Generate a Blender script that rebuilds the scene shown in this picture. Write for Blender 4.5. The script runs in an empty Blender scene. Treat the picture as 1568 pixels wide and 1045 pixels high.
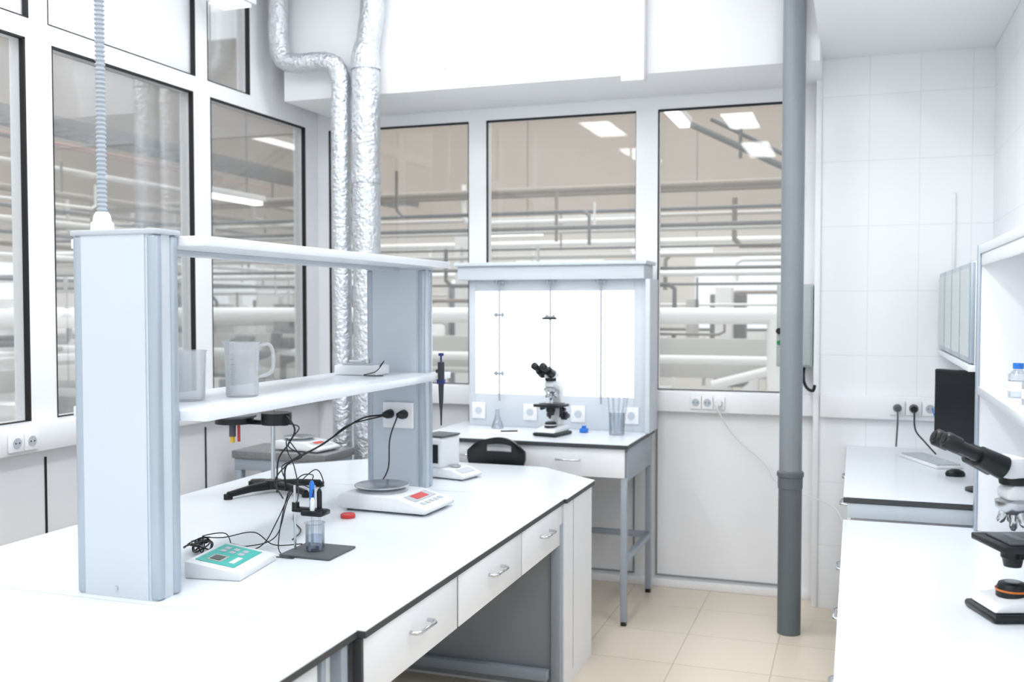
import bpy, bmesh, math, random
from mathutils import Vector, Matrix
random.seed(7)
R=math.radians
COL=bpy.context.scene.collection

# ---------------------------------------------------------------- materials
def lin(c):
    return tuple(((v/255)/12.92 if v/255<=0.04045 else ((v/255+0.055)/1.055)**2.4) for v in c)
def mat(name,rgb,rough=0.45,metal=0.0,var=0.03,vscale=6,bump=0.0,bscale=80,emit=None,estr=0,coat=0,alpha=1,trans=0,ior=1.45):
    m=bpy.data.materials.new(name); m.use_nodes=True; nt=m.node_tree; N=nt.nodes; L=nt.links
    b=N['Principled BSDF']; c=lin(rgb)
    tc=N.new('ShaderNodeTexCoord'); no=N.new('ShaderNodeTexNoise'); no.inputs['Scale'].default_value=vscale
    L.new(tc.outputs['Object'],no.inputs['Vector'])
    mx=N.new('ShaderNodeMix'); mx.data_type='RGBA'
    L.new(no.outputs['Fac'],mx.inputs[0])
    mx.inputs[6].default_value=(*[v*(1-var) for v in c],1); mx.inputs[7].default_value=(*[min(1,v*(1+var)) for v in c],1)
    L.new(mx.outputs[2],b.inputs['Base Color'])
    b.inputs['Roughness'].default_value=rough; b.inputs['Metallic'].default_value=metal
    b.inputs['Coat Weight'].default_value=coat; b.inputs['Alpha'].default_value=alpha
    b.inputs['Transmission Weight'].default_value=trans; b.inputs['IOR'].default_value=ior
    if emit: b.inputs['Emission Color'].default_value=(*lin(emit),1); b.inputs['Emission Strength'].default_value=estr
    if bump:
        n2=N.new('ShaderNodeTexNoise'); n2.inputs['Scale'].default_value=bscale; n2.inputs['Detail'].default_value=4
        L.new(tc.outputs['Object'],n2.inputs['Vector'])
        bp=N.new('ShaderNodeBump'); bp.inputs['Strength'].default_value=bump; bp.inputs['Distance'].default_value=0.02
        L.new(n2.outputs['Fac'],bp.inputs['Height']); L.new(bp.outputs[0],b.inputs['Normal'])
    return m
def tilemat(name,rgb,grout,w,h,mort,axes,off=(0,0),rough=0.2,var=0.02):
    m=bpy.data.materials.new(name); m.use_nodes=True; nt=m.node_tree; N=nt.nodes; L=nt.links; b=N['Principled BSDF']
    tc=N.new('ShaderNodeTexCoord'); sp=N.new('ShaderNodeSeparateXYZ'); cb=N.new('ShaderNodeCombineXYZ')
    L.new(tc.outputs['Object'],sp.inputs[0])
    for i in range(2):
        ad=N.new('ShaderNodeMath'); ad.operation='ADD'; ad.inputs[1].default_value=off[i]+50*(w,h)[i]
        L.new(sp.outputs[axes[i]],ad.inputs[0]); L.new(ad.outputs[0],cb.inputs[i])
    br=N.new('ShaderNodeTexBrick'); br.offset=0; br.inputs['Scale'].default_value=1
    br.inputs['Brick Width'].default_value=w; br.inputs['Row Height'].default_value=h
    br.inputs['Mortar Size'].default_value=mort; br.inputs['Mortar Smooth'].default_value=0.2
    c=lin(rgb); br.inputs['Color1'].default_value=(*[v*(1-var) for v in c],1); br.inputs['Color2'].default_value=(*[min(1,v*(1+var)) for v in c],1)
    br.inputs['Mortar'].default_value=(*lin(grout),1)
    L.new(cb.outputs[0],br.inputs['Vector']); L.new(br.outputs['Color'],b.inputs['Base Color'])
    b.inputs['Roughness'].default_value=rough
    return m
def glassmat(name,tint=(0.97,0.98,0.98),refl=0.08,rough=0.02,haze=0.0,hcol=(0.9,0.92,0.95)):
    m=bpy.data.materials.new(name); m.use_nodes=True; nt=m.node_tree; N=nt.nodes; L=nt.links
    for n in list(N):
        if n.type!='OUTPUT_MATERIAL': N.remove(n)
    o=[n for n in N if n.type=='OUTPUT_MATERIAL'][0]
    t=N.new('ShaderNodeBsdfTransparent'); t.inputs[0].default_value=(*tint,1)
    g=N.new('ShaderNodeBsdfGlossy'); g.inputs['Roughness'].default_value=rough
    fr=N.new('ShaderNodeLayerWeight'); fr.inputs[0].default_value=0.25
    ma=N.new('ShaderNodeMath'); ma.operation='MULTIPLY_ADD'; ma.inputs[1].default_value=0.5; ma.inputs[2].default_value=refl
    L.new(fr.outputs['Fresnel'],ma.inputs[0])
    mx=N.new('ShaderNodeMixShader'); L.new(ma.outputs[0],mx.inputs[0]); L.new(t.outputs[0],mx.inputs[1]); L.new(g.outputs[0],mx.inputs[2])
    last=mx
    if haze:
        d=N.new('ShaderNodeBsdfDiffuse'); d.inputs[0].default_value=(*hcol,1)
        m2=N.new('ShaderNodeMixShader'); m2.inputs[0].default_value=haze
        L.new(mx.outputs[0],m2.inputs[1]); L.new(d.outputs[0],m2.inputs[2]); last=m2
    L.new(last.outputs[0],o.inputs[0])
    return m
def emis(name,rgb,s):
    m=bpy.data.materials.new(name); m.use_nodes=True; nt=m.node_tree
    for n in list(nt.nodes):
        if n.type!='OUTPUT_MATERIAL': nt.nodes.remove(n)
    o=nt.nodes[0]; e=nt.nodes.new('ShaderNodeEmission'); e.inputs[0].default_value=(*lin(rgb),1); e.inputs[1].default_value=s
    nt.links.new(e.outputs[0],o.inputs[0]); return m

M=dict(
 wall=mat('painted_wall_white',(238,239,241),0.6,var=0.01),
 pvc=mat('window_frame_white',(240,241,244),0.35,var=0.01),
 panel=mat('wall_panel_white',(234,236,239),0.4,var=0.01),
 trunk=mat('trunking_white',(240,241,243),0.35,var=0.01),
 gasket=mat('gasket_black',(22,22,24),0.6),
 seam=mat('seam_grey',(140,144,148),0.6),
 top=mat('laminate_white',(225,230,236),0.28,var=0.01,coat=0.1),
 edge=mat('laminate_edge_dark',(62,64,66),0.5),
 cab=mat('cabinet_white',(237,239,242),0.35,var=0.01),
 greypanel=mat('cabinet_grey_panel',(150,155,160),0.5),
 bluegrey=mat('powder_coat_bluegrey',(196,205,213),0.4,var=0.015),
 lbframe=mat('light_box_frame_pale',(208,215,222),0.4,var=0.015),
 alu=mat('aluminium_profile',(170,181,192),0.28,metal=0.35,var=0.02),
 leg=mat('leg_bluegrey',(158,167,178),0.4),
 chrome=mat('chrome',(205,208,212),0.15,metal=1),
 steel=mat('steel_pan',(190,193,197),0.25,metal=1),
 foil=mat('foil_duct',(212,216,221),0.32,metal=0.88,var=0.10,vscale=18,bump=0.7,bscale=50),
 pvclight=mat('drain_pipe_grey_light',(136,143,149),0.35,var=0.03),
 pvcdark=mat('drain_pipe_grey_dark',(96,103,108),0.4,var=0.03),
 black=mat('plastic_black',(22,23,26),0.35),
 rubber=mat('rubber_black',(16,16,18),0.55),
 dgrey=mat('plastic_dark_grey',(84,87,92),0.45),
 pipgrey=mat('pipette_dark',(48,52,62),0.4),
 conduit=mat('conduit_grey',(166,175,184),0.45),
 dev=mat('device_white',(228,231,234),0.35,var=0.01),
 devgrey=mat('device_grey',(182,188,195),0.4),
 teal=mat('keypad_teal',(60,180,170),0.4),
 lcd=mat('lcd_grey',(150,170,160),0.2),
 red=mat('label_red',(200,58,55),0.4),
 blue=mat('plastic_blue',(40,120,210),0.35),
 dblue=mat('plastic_dark_blue',(28,46,110),0.35),
 yellow=mat('plastic_yellow',(225,190,60),0.4),
 orange=mat('lamp_orange',(190,105,45),0.3,emit=(255,140,40),estr=0.1),
 granite=mat('granite_slab',(128,128,130),0.3,var=0.5,vscale=160),
 paper=mat('paper_white',(240,240,238),0.8),
 socket=mat('socket_white',(240,240,242),0.3,var=0.005),
 screen=mat('monitor_black',(18,20,26),0.12),
 boxgreen=mat('electrical_box_greygreen',(176,186,184),0.45),
 cabglass=mat('cabinet_frosted_glass',(166,182,182),0.12,var=0.02),
 hallwall=None,
 hpipe=mat('hall_pipe_grey',(190,188,184),0.45),
 hbrown=mat('hall_pipe_brown',(132,123,113),0.5),
 hwhite=mat('hall_white',(236,236,235),0.5),
 hdark=mat('hall_dark_steel',(104,103,102),0.5),
 hblack=mat('hall_black_steel',(60,60,60),0.5),
 hred=mat('hall_red_pipe',(175,125,115),0.5),
 glass=glassmat('window_glass',refl=0.02,haze=0.07),  # haze paints the pale wash of room reflections into the glass
 frost=glassmat('frosted_film',tint=(0.9,0.92,0.95),refl=0.05,haze=0.8),
 clear=glassmat('lab_glass',tint=(0.93,0.95,0.97),refl=0.10),
 rodglass=glassmat('glass_rod',tint=(0.88,0.91,0.94),refl=0.15),
 plasticclear=glassmat('clear_polypropylene',tint=(0.96,0.97,0.98),refl=0.08,rough=0.2,haze=0.24),
 water=glassmat('water_tint',tint=(0.80,0.86,0.95),refl=0.05),
 tube=emis('fluorescent_tube',(255,255,255),5),
 lbpanel=emis('backlit_panel',(250,253,255),2.2),
 hallglow=emis('added_hall_glow',(245,250,255),1.2),  # glow for the added bright panels on the hall walls
 floor=tilemat('floor_tiles_cream',(220,208,190),(186,175,158),0.41,0.41,0.003,(0,1),(0.73-0.41,-4.66+0.41*12),0.3),
 tileY=tilemat('wall_tiles_xz',(243,245,248),(230,233,237),0.235,0.325,0.0022,(0,2),(0.18,0.0),0.42,var=.010),
 tileX=tilemat('wall_tiles_yz',(243,245,248),(230,233,237),0.235,0.325,0.0022,(1,2),(0.08,0.0),0.42,var=.010),
)
# hall wall: painted lower part light, upper part warm beige
def hallwall():
    m=bpy.data.materials.new('hall_wall_two_tone'); m.use_nodes=True; N=m.node_tree.nodes; L=m.node_tree.links; b=N['Principled BSDF']
    tc=N.new('ShaderNodeTexCoord'); sp=N.new('ShaderNodeSeparateXYZ'); L.new(tc.outputs['Object'],sp.inputs[0])
    cr=N.new('ShaderNodeValToRGB'); mr=N.new('ShaderNodeMapRange'); mr.inputs[1].default_value=0; mr.inputs[2].default_value=6
    L.new(sp.outputs[2],mr.inputs[0]); L.new(mr.outputs[0],cr.inputs[0])
    cr.color_ramp.elements[0].position=0.0; cr.color_ramp.elements[0].color=(*lin((198,194,189)),1)
    e=cr.color_ramp.elements.new(0.42); e.color=(*lin((196,191,185)),1)
    cr.color_ramp.elements[-1].position=0.52; cr.color_ramp.elements[-1].color=(*lin((164,153,142)),1)
    L.new(cr.outputs[0],b.inputs['Base Color']); b.inputs['Roughness'].default_value=0.7
    return m
M['hallwall']=hallwall()

# ---------------------------------------------------------------- geometry helpers
def finish(name,bm,m,parent=None,smooth=False,ang=40):
    me=bpy.data.meshes.new(name); bm.normal_update(); bm.to_mesh(me); bm.free()
    if m: me.materials.append(M[m] if isinstance(m,str) else m)
    if smooth:
        for p in me.polygons: p.use_smooth=True
        try: me.set_sharp_from_angle(angle=R(ang))
        except Exception: pass
    ob=bpy.data.objects.new(name,me); COL.objects.link(ob)
    if parent: ob.parent=parent
    return ob
def bm_box(bm,x0,x1,y0,y1,z0,z1,bev=0,mi=0,seg=2):
    r=bmesh.ops.create_cube(bm,size=1)
    vs=r['verts']
    for v in vs: v.co=Vector(((x0+x1)/2+v.co.x*(x1-x0),(y0+y1)/2+v.co.y*(y1-y0),(z0+z1)/2+v.co.z*(z1-z0)))
    es=list({e for v in vs for e in v.link_edges})
    if bev: 
        r=bmesh.ops.bevel(bm,geom=es,offset=bev,segments=seg,affect='EDGES',profile=0.5)
    return vs
def bm_tube(bm,pts,r,n=10,closed=False,cap=True):
    pts=[Vector(p) for p in pts]; rs=r if isinstance(r,(list,tuple)) else [r]*len(pts)
    t0=(pts[1]-pts[0]).normalized(); up=Vector((0,0,1)) if abs(t0.z)<0.9 else Vector((1,0,0))
    nx=t0.cross(up).normalized(); rings=[]
    for i,p in enumerate(pts):
        if i==0: t=t0
        elif i==len(pts)-1: t=(pts[i]-pts[i-1]).normalized()
        else:
            t=((pts[i+1]-pts[i]).normalized()+(pts[i]-pts[i-1]).normalized())
            t=t.normalized() if t.length>1e-6 else (pts[i]-pts[i-1]).normalized()
        nx=(nx-t*nx.dot(t)); nx=nx.normalized() if nx.length>1e-6 else t.orthogonal().normalized()
        ny=t.cross(nx)
        rings.append([bm.verts.new(p+(nx*math.cos(2*math.pi*k/n)+ny*math.sin(2*math.pi*k/n))*rs[i]) for k in range(n)])
    for a,b in zip(rings,rings[1:]):
        for k in range(n): bm.faces.new((a[k],a[(k+1)%n],b[(k+1)%n],b[k]))
    if cap:
        bm.faces.new(list(reversed(rings[0]))); bm.faces.new(rings[-1])
def spline(pts,k=8):
    P=[Vector(p) for p in pts]; P=[P[0]*2-P[1]]+P+[P[-1]*2-P[-2]]; out=[]
    for i in range(1,len(P)-2):
        a,b,c,d=P[i-1:i+3]
        for j in range(k):
            t=j/k
            out.append(0.5*((2*b)+(c-a)*t+(2*a-5*b+4*c-d)*t*t+(3*b-a-3*c+d)*t**3))
    out.append(P[-2]); return out
def G(name,loc=(0,0,0),rot=0,sc=1):
    e=bpy.data.objects.new(name,None); e.location=loc; e.rotation_euler=(0,0,R(rot)); e.scale=(sc,)*3; e.empty_display_size=0.1
    COL.objects.link(e); return e
def box(p,name,x0,x1,y0,y1,z0,z1,m,bev=0.0,seg=2):
    bm=bmesh.new(); bm_box(bm,min(x0,x1),max(x0,x1),min(y0,y1),max(y0,y1),min(z0,z1),max(z0,z1),bev,seg=seg)
    return finish(name,bm,m,p,smooth=bev>0)
def boxes(p,name,L,m,bev=0.0):
    bm=bmesh.new()
    for b in L: bm_box(bm,*b,bev)
    return finish(name,bm,m,p,smooth=bev>0)
def tube(p,name,pts,r,m,n=12,k=0):
    bm=bmesh.new(); bm_tube(bm,spline(pts,k) if k else pts,r,n); return finish(name,bm,m,p,smooth=True,ang=50)
def tubes(p,name,L,m,n=8,k=0):
    bm=bmesh.new()
    for pts,r in L: bm_tube(bm,spline(pts,k) if k else pts,r,n)
    return finish(name,bm,m,p,smooth=True,ang=50)
def cyl(p,name,c,r,z0,z1,m,n=32,bev=0.0):
    return lathe(p,name,c,[(0,z0),(r-bev,z0),(r,z0+bev),(r,z1-bev),(r-bev,z1),(0,z1)],m,n)
def lathe(p,name,c,prof,m,n=32):
    bm=bmesh.new(); rings=[]
    for r,z in prof:
        if r<=1e-6: rings.append([bm.verts.new((c[0],c[1],z))])
        else: rings.append([bm.verts.new((c[0]+r*math.cos(2*math.pi*k/n),c[1]+r*math.sin(2*math.pi*k/n),z)) for k in range(n)])
    for a,b in zip(rings,rings[1:]):
        for k in range(n):
            k2=(k+1)%n
            if len(a)==1 and len(b)==1: continue
            if len(a)==1: bm.faces.new((a[0],b[k2],b[k]))
            elif len(b)==1: bm.faces.new((a[k],a[k2],b[0]))
            else: bm.faces.new((a[k],a[k2],b[k2],b[k]))
    bmesh.ops.remove_doubles(bm,verts=bm.verts,dist=1e-6)
    bmesh.ops.recalc_face_normals(bm,faces=bm.faces)
    return finish(name,bm,m,p,smooth=True,ang=35)
def prism(p,name,poly,a0,a1,m,axis='z',bev=0.0):
    """extrude 2-D polygon. axis z: poly=(x,y); axis x: poly=(y,z); axis y: poly=(x,z)"""
    bm=bmesh.new()
    def V(u,v,w): return {'z':(u,v,w),'x':(w,u,v),'y':(u,w,v)}[axis]
    A=[bm.verts.new(V(u,v,a0)) for u,v in poly]; B=[bm.verts.new(V(u,v,a1)) for u,v in poly]
    bm.faces.new(A); bm.faces.new(list(reversed(B))); n=len(poly)
    for i in range(n): bm.faces.new((A[i],B[i],B[(i+1)%n],A[(i+1)%n]))
    bmesh.ops.recalc_face_normals(bm,faces=bm.faces)
    if bev: bmesh.ops.bevel(bm,geom=list(bm.edges),offset=bev,segments=2,affect='EDGES',profile=0.5)
    return finish(name,bm,m,p,smooth=bev>0)
def handle(p,name,x,y,z,L=0.10,axis='y',d=0.028,m='chrome',nx=1):
    """bow handle on a front facing +X (nx=1) or -X (nx=-1)"""
    h=L/2
    tube(p,name,[(x,y-h,z),(x+nx*d*0.7,y-h,z),(x+nx*d,y-h*0.8,z),(x+nx*d,y+h*0.8,z),(x+nx*d*0.7,y+h,z),(x,y+h,z)],0.0055,m,10)

# ---------------------------------------------------------------- room shell
ZC=3.45
boxes(None,'floor',[(-3.3,1.0,-3.0,5.6,-0.06,0)],'floor')
boxes(None,'ceiling',[(-3.3,1.0,-3.0,5.6,ZC,ZC+0.08)],'wall')
# left wall
XL=-3.14
L=[(XL-0.08,XL,-3,5.51,0,1.085),(XL-0.08,XL,-3,5.51,2.62,2.70),(XL-0.08,XL,4.71,5.51,2.70,ZC),(XL-0.08,XL,5.285,5.51,1.085,2.62),(XL-0.08,XL,-3,4.71,3.40,ZC)]
ys=[]
y=4.285
while y>-3: ys.append(y); y-=1.065
for yy in ys: L.append((XL-0.08,XL,yy-0.07,yy+0.07,1.085,2.62))
for yy in ys: L.append((XL-0.08,XL,yy-0.05,yy+0.05,2.70,3.40))
boxes(None,'wall_left',L,'pvc')
def window(n,ax,pos,a0,a1,z0,z1,m='glass',g=0.010,out=-1):
    p=G('window_%d'%n)
    d0,d1=sorted((pos+0.003*(-out),pos+0.02*out))
    if ax=='x':
        boxes(p,'gasket',[(d0,d1,a0,a1,z1-g*.8,z1),(d0,d1,a0,a1,z0,z0+g*.4),(d0,d1,a0,a0+g*.4,z0,z1),(d0,d1,a1-g,a1,z0,z1)],'gasket')
        boxes(p,'pane',[(pos+0.03*out-0.002,pos+0.03*out+0.002,a0,a1,z0,z1)],m)
    else:
        boxes(p,'gasket',[(a0,a1,d0,d1,z1-g,z1),(a0,a1,d0,d1,z0,z0+g*.4),(a0,a0+g*.4,d0,d1,z0,z1),(a1-g*.4,a1,d0,d1,z0,z1)],'gasket')
        boxes(p,'pane',[(a0,a1,pos+0.03*out-0.002,pos+0.03*out+0.002,z0,z1)],m)
window(1,'x',XL,4.355,5.285,1.085,2.62)
window(2,'x',XL,3.29,4.215,1.085,2.62)
window(3,'x',XL,2.225,3.15,1.085,2.62)
window(4,'x',XL,1.16,2.085,1.085,2.62)
window(5,'x',XL,4.335,4.71,2.70,3.40)
window(6,'x',XL,3.27,4.235,2.70,3.40,'frost')
window(7,'x',XL,2.205,3.17,2.70,3.40,'frost')
# back wall
YB=5.43
boxes(None,'wall_back',[(-3.139,-0.17,YB,YB+0.08,0,1.09),(-3.139,-3.06,YB,YB+0.08,1.09,2.62),(-2.14,-2.03,YB,YB+0.08,1.09,2.62),
 (-1.15,-1.03,YB-0.01,YB+0.08,1.09,2.62),(-0.26,-0.17,YB,YB+0.08,1.09,2.62),(-3.139,0.7,YB,YB+0.08,2.62,ZC)],'pvc')
window(8,'y',YB,-3.06,-2.14,1.09,2.62,out=1)
window(9,'y',YB,-2.03,-1.15,1.09,2.62,out=1)
window(10,'y',YB,-1.03,-0.26,1.09,2.62,out=1)
p=G('trim_1')
boxes(p,'panel_gasket',[(-1.03,-0.27,YB-0.012,YB,0.06,0.067),(-1.03,-1.023,YB-0.012,YB,0.067,0.97),(-0.277,-0.27,YB-0.012,YB,0.067,0.97)],'seam')
boxes(p,'panel_gasket_left',[(-2.03,-1.15,YB-0.012,YB,0.06,0.067),(-1.157,-1.15,YB-0.012,YB,0.067,0.97),(-2.14,-2.133,YB-0.012,YB,0.06,0.97)],'seam')
p=G('trim_2')
boxes(p,'left_panel_gaskets',[(XL,XL+0.004,yy-0.005,yy+0.005,0.058,0.93) for yy in ys]+[(XL,XL+0.004,-3,5.4,0.05,0.058)],'gasket')
boxes(None,'baseboard_back',[(-3.14,-0.18,YB-0.02,YB-0.0005,0,0.045)],'trunk',0.004)
boxes(None,'baseboard_left',[(XL+0.0005,XL+0.02,-3,5.4,0,0.045)],'trunk',0.004)
# cable trunking
boxes(None,'trim_3',[(XL+0.0005,XL+0.055,-3,5.42,0.965,1.075)],'trunk',0.005)
boxes(None,'trim_4',[(XL+0.06,-0.175,YB-0.055,YB-0.0005,0.975,1.085)],'trunk',0.005)
# beam above the back wall
boxes(None,'ceiling_beam',[(-3.03,-0.17,4.88,5.428,2.69,ZC)],'wall',0.004)
boxes(None,'ceiling_post',[(-1.10,-0.985,4.82,4.879,2.65,ZC)],'wall',0.004)
boxes(None,'trim_5',[(-2.06,-2.045,4.868,4.8795,2.80,ZC)],'wall',0)
# tiled return wall, right wall, lowered ceiling
boxes(None,'wall_back_tiled',[(-0.17,0.62,5.3,5.52,0,ZC)],'tileY')
boxes(None,'wall_right',[(0.62,0.72,-3,5.52,0,ZC)],'tileX')
boxes(None,'ceiling_lowered',[(-0.175,0.619,-3,5.299,2.79,ZC-0.001)],'wall')
boxes(None,'trim_6',[(-0.165,0.6,5.258,5.2995,0.985,1.10)],'trunk',0.005)
boxes(None,'trim_7',[(-0.20,-0.1705,5.29,5.429,0,2.69)],'pvc',0.003)

# ---------------------------------------------------------------- factory hall beyond the glazing
boxes(None,'floor_hall',[(-14,5,5.7,16,-0.05,0),(-14,-3.4,-6,5.7,-0.05,0)],'hpipe')
boxes(None,'wall_hall_far',[(-14,5,15.9,16,0,6.5)],'hallwall')
boxes(None,'wall_hall_side',[(-14.1,-14,-6,16,0,6.5)],'hallwall')
boxes(None,'wall_hall_right',[(5,5.1,5.7,16,0,6.5)],'hallwall')
boxes(None,'window_11',[(x,x+1.5,15.86,15.895,.9,2.3) for x in (-12,-9,-5.4,-2.4,.4,2.6)],'hallglow')  # glowing panels added to brighten the low part of the hall
boxes(None,'window_12',[(-13.995,-13.96,y_,y_+1.6,.9,2.3) for y_ in (-3,0,3.2,6.2,9.4,12.2)],'hallglow')  # same added glow along the side wall
p=G('factory_equipment')
def zz(y,Y): return 1.55+(468-y)/1524*Y*1.03
grp={'hpipe':[],'hbrown':[],'hwhite':[],'hdark':[],'hred':[],'hblack':[]}
for y,Y,r,m in [(290,9,.035,'hbrown'),(297,9.3,.02,'hbrown'),(324,8.6,.018,'hdark'),(333,9.5,.02,'hpipe'),(348,8.2,.02,'hdark'),(354,8.8,.02,'hpipe'),
   (372,10,.03,'hwhite'),(380,9.2,.012,'hdark'),(392,9,.022,'hpipe'),(412,8.4,.015,'hdark'),(420,10,.03,'hwhite'),(436,9,.012,'hdark'),(483,7.6,.062,'hwhite'),(548,8.0,.035,'hwhite')]:
    grp[m].append(([(-9 if Y<10 else -11,Y,zz(y,Y)),(4.6,Y,zz(y,Y))],r))
for i in range(44):
    Y=random.uniform(7.6,12.5); x0=random.uniform(-9,2.5); ln=random.uniform(.6,2.6); z=random.uniform(.7,2.55); dz=random.choice([-1,1,-1])*random.uniform(.1,.45)
    r=random.uniform(.01,.028); m=random.choice(['hpipe','hwhite','hwhite','hdark','hpipe','hbrown'])
    grp[m].append(([(x0,Y,z+dz),(x0,Y,z+dz*.15),(x0+.06,Y,z),(x0+ln,Y,z),(x0+ln+.05,Y,z-dz*.1),(x0+ln+.05,Y,z-dz*.7)],r))
for i in range(36):
    X=random.uniform(-8,3); Y=random.choice([8.2,8.8,9.3,10]); z1=random.uniform(1.5,2.75); grp[random.choice(['hpipe','hpipe','hdark','hwhite','hbrown'])].append(([(X,Y+.08,z1-random.uniform(.15,.5)),(X,Y+.08,z1)],random.uniform(.008,.018)))
for y,X,r,m in [(303,-6.2,.03,'hbrown'),(327,-6.6,.02,'hdark'),(347,-7,.035,'hpipe'),(364,-6,.016,'hdark'),(380,-7.5,.03,'hbrown'),(397,-6.4,.02,'hwhite'),
   (430,-6.8,.018,'hdark'),(487,-6.0,.08,'hwhite'),(545,-6.4,.03,'hwhite'),(230,-8.5,.03,'hdark'),(265,-7.2,.025,'hpipe')]:
    D=-X*1.36; z=1.55+(468-y)/1524*D
    grp[m].append(([(X,-3,z),(X,12,z)],r))
for i in range(48):
    X=-random.uniform(5.6,9.5); y0=random.uniform(0,11); ln=random.uniform(.6,2.6); z=random.uniform(.6,2.8); dz=random.choice([-1,1,-1])*random.uniform(.1,.5)
    r=random.uniform(.01,.03); m=random.choice(['hpipe','hbrown','hdark','hdark','hpipe','hbrown','hwhite'])
    grp[m].append(([(X,y0,z+dz),(X,y0,z+dz*.15),(X,y0+.06,z),(X,y0+ln,z),(X,y0+ln+.05,z-dz*.1),(X,y0+ln+.05,z-dz*.7)],r))
for i in range(30):
    Y=random.uniform(2,12); X=random.choice([-6.2,-6.8,-7.4]); z1=random.uniform(1.6,3.0); grp[random.choice(['hpipe','hdark','hbrown'])].append(([(X,Y,z1-random.uniform(.2,.6)),(X,Y,z1)],random.uniform(.01,.02)))
grp['hred']+=[([(-7.2,5.2,3.9),(-7.2,5.2,3.1),(-7.2,9,3.1)],.010),([(-6.4,6.7,3.4),(-6.4,6.7,2.9),(-6.4,10,2.9)],.008)]
grp['hwhite']+=[([(-.52,7.6,0),(-.52,7.6,1.45)],.10),([(-1.1,8.2,.9),(-.2,8.2,1.15)],.04)]
grp['hdark']+=[([(-1.3,8.3,3.05),(-.15,8.3,2.45),(-.15,8.3,2.3)],.03),([(-1.15,8.4,3.1),(-.05,8.4,2.5)],.02),([(-.9,8.3,3.0),(-.9,8.3,2.75)],.015),([(-.5,8.3,2.8),(-.3,8.3,2.6),(-.3,8.3,2.3)],.015)]
for m,Lp in grp.items():
    if Lp: tubes(p,'pipes_'+m,Lp,m,8)
boxes(p,'tray_rails',[(-5.3,-5.28,-2,11,2.73,2.80),(-5.0,-4.98,-2,11,2.73,2.80)],'hdark')
boxes(p,'tray_rungs',[(-5.3,-4.98,-2+.15*i,-1.93+.15*i,2.74,2.75) for i in range(86)],'hdark')
bw=[];bd=[];bg=[]
for i in range(200):
    if i%2: X=random.uniform(-8.5,3.5); Y=random.uniform(8.6,13.5)
    else: X=random.uniform(-11,-6.5); Y=random.uniform(0,13)
    w=random.uniform(.08,.45); h=random.uniform(.4,1.8); d=random.uniform(.1,.5)
    z0=random.choice([0,.4,.8,1.1]); z0=min(z0,h-.1)
    t=random.random(); (bw if t<.48 else bg if t<.74 else bd).append((X-w/2,X+w/2,Y-d/2,Y+d/2,z0,h))
bw+=[(-9,4,11.8,12.0,1.1,1.25),(-10.6,-10.4,0,12,1.1,1.25),(-9,4,8.1,8.2,.62,.70)]
bg+=[(-9,4,8.3,8.35,.95,1.28),(-6.9,-6.85,0,11,.8,1.0)]
boxes(p,'white_housings',bw,'hwhite',.01); boxes(p,'dark_parts',bd,'hdark',.01); boxes(p,'grey_parts',bg,'hpipe',.01)
boxes(p,'columns',[(-3.9,-3.7,9.5,9.7,0,2.3),(-8,-7.8,4,4.2,0,2.5),(-8,-7.8,9.5,9.7,0,2.5)],'hwhite')
for i in range(9):
    X,Y=(random.uniform(-6,3),random.uniform(9,12)) if i%2 else (random.uniform(-10,-7),random.uniform(2,11))
    cyl(p,'tank_%d'%i,(X,Y),random.uniform(.15,.3),.3,random.uniform(1.2,1.9),'steel' if i%3 else 'hwhite',20,.04)
mz=[]
for (X,Y) in [(-5.3,7.8),(-5.0,8.0),(-5.6,8.3),(-5.15,8.5)]:
    mz.append(([(X,Y,1.05),(X+.25,Y+.1,1.15),(X+.3,Y+.1,1.3)],.05)); mz.append(([(X,Y,.5),(X,Y,1.1)],.03)); mz.append(([(X-.1,Y,1.2),(X+.1,Y,1.2)],.06))
tubes(p,'valves',mz,'hblack',10,3)
def flamp(name,x0,x1,y,z,rot=False):
    p=G(name)
    if rot: 
        box(p,'housing',y-.06,y+.06,x0,x1,z,z+.05,'hwhite',.01); box(p,'tube',y-.04,y+.04,x0+.03,x1-.03,z-.03,z-.001,'tube')
        boxes(p,'hangers',[(y-.005,y+.005,x0+.2,x0+.21,z+.05,z+1.5),(y-.005,y+.005,x1-.21,x1-.2,z+.05,z+1.5)],'hdark')
    else:
        box(p,'housing',x0,x1,y-.06,y+.06,z,z+.05,'hwhite',.01); box(p,'tube',x0+.03,x1-.03,y-.04,y+.04,z-.03,z-.001,'tube')
        boxes(p,'hangers',[(x0+.2,x0+.21,y-.005,y+.005,z+.05,z+1.5),(x1-.21,x1-.2,y-.005,y+.005,z+.05,z+1.5)],'hdark')
flamp('hanging_fluorescent_lamp',7.0,8.3,-1.35,3.05,True)
flamp('hanging_fluorescent_lamp',6.6,7.5,-4.9,2.45,True)
flamp('hanging_fluorescent_lamp',5.0,6.2,-7.6,2.7,True)
flamp('hanging_fluorescent_lamp',9.5,11,-.6,3.0,True)
flamp('hanging_fluorescent_lamp',-4.4,-3.4,11,2.4)
flamp('hanging_fluorescent_lamp',-2.6,-1.6,12,2.2)
for i,(x,y,sx,sy,pw) in enumerate([(-1.5,8.5,6,2,180),(-1.5,12.5,6,2,180),(-7,5,2,8,170),(-10.5,6,2,10,200),(-8,12,5,3,140)]):
    ld=bpy.data.lights.new('hall_fill_light','AREA'); ld.shape='RECTANGLE'; ld.size=sx; ld.size_y=sy; ld.energy=pw; ld.color=(1,.99,.97)  # unseen area lights added to brighten the hall
    lo=bpy.data.objects.new('hall_fill_light',ld); lo.location=(x,y,6.2); COL.objects.link(lo)

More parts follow.
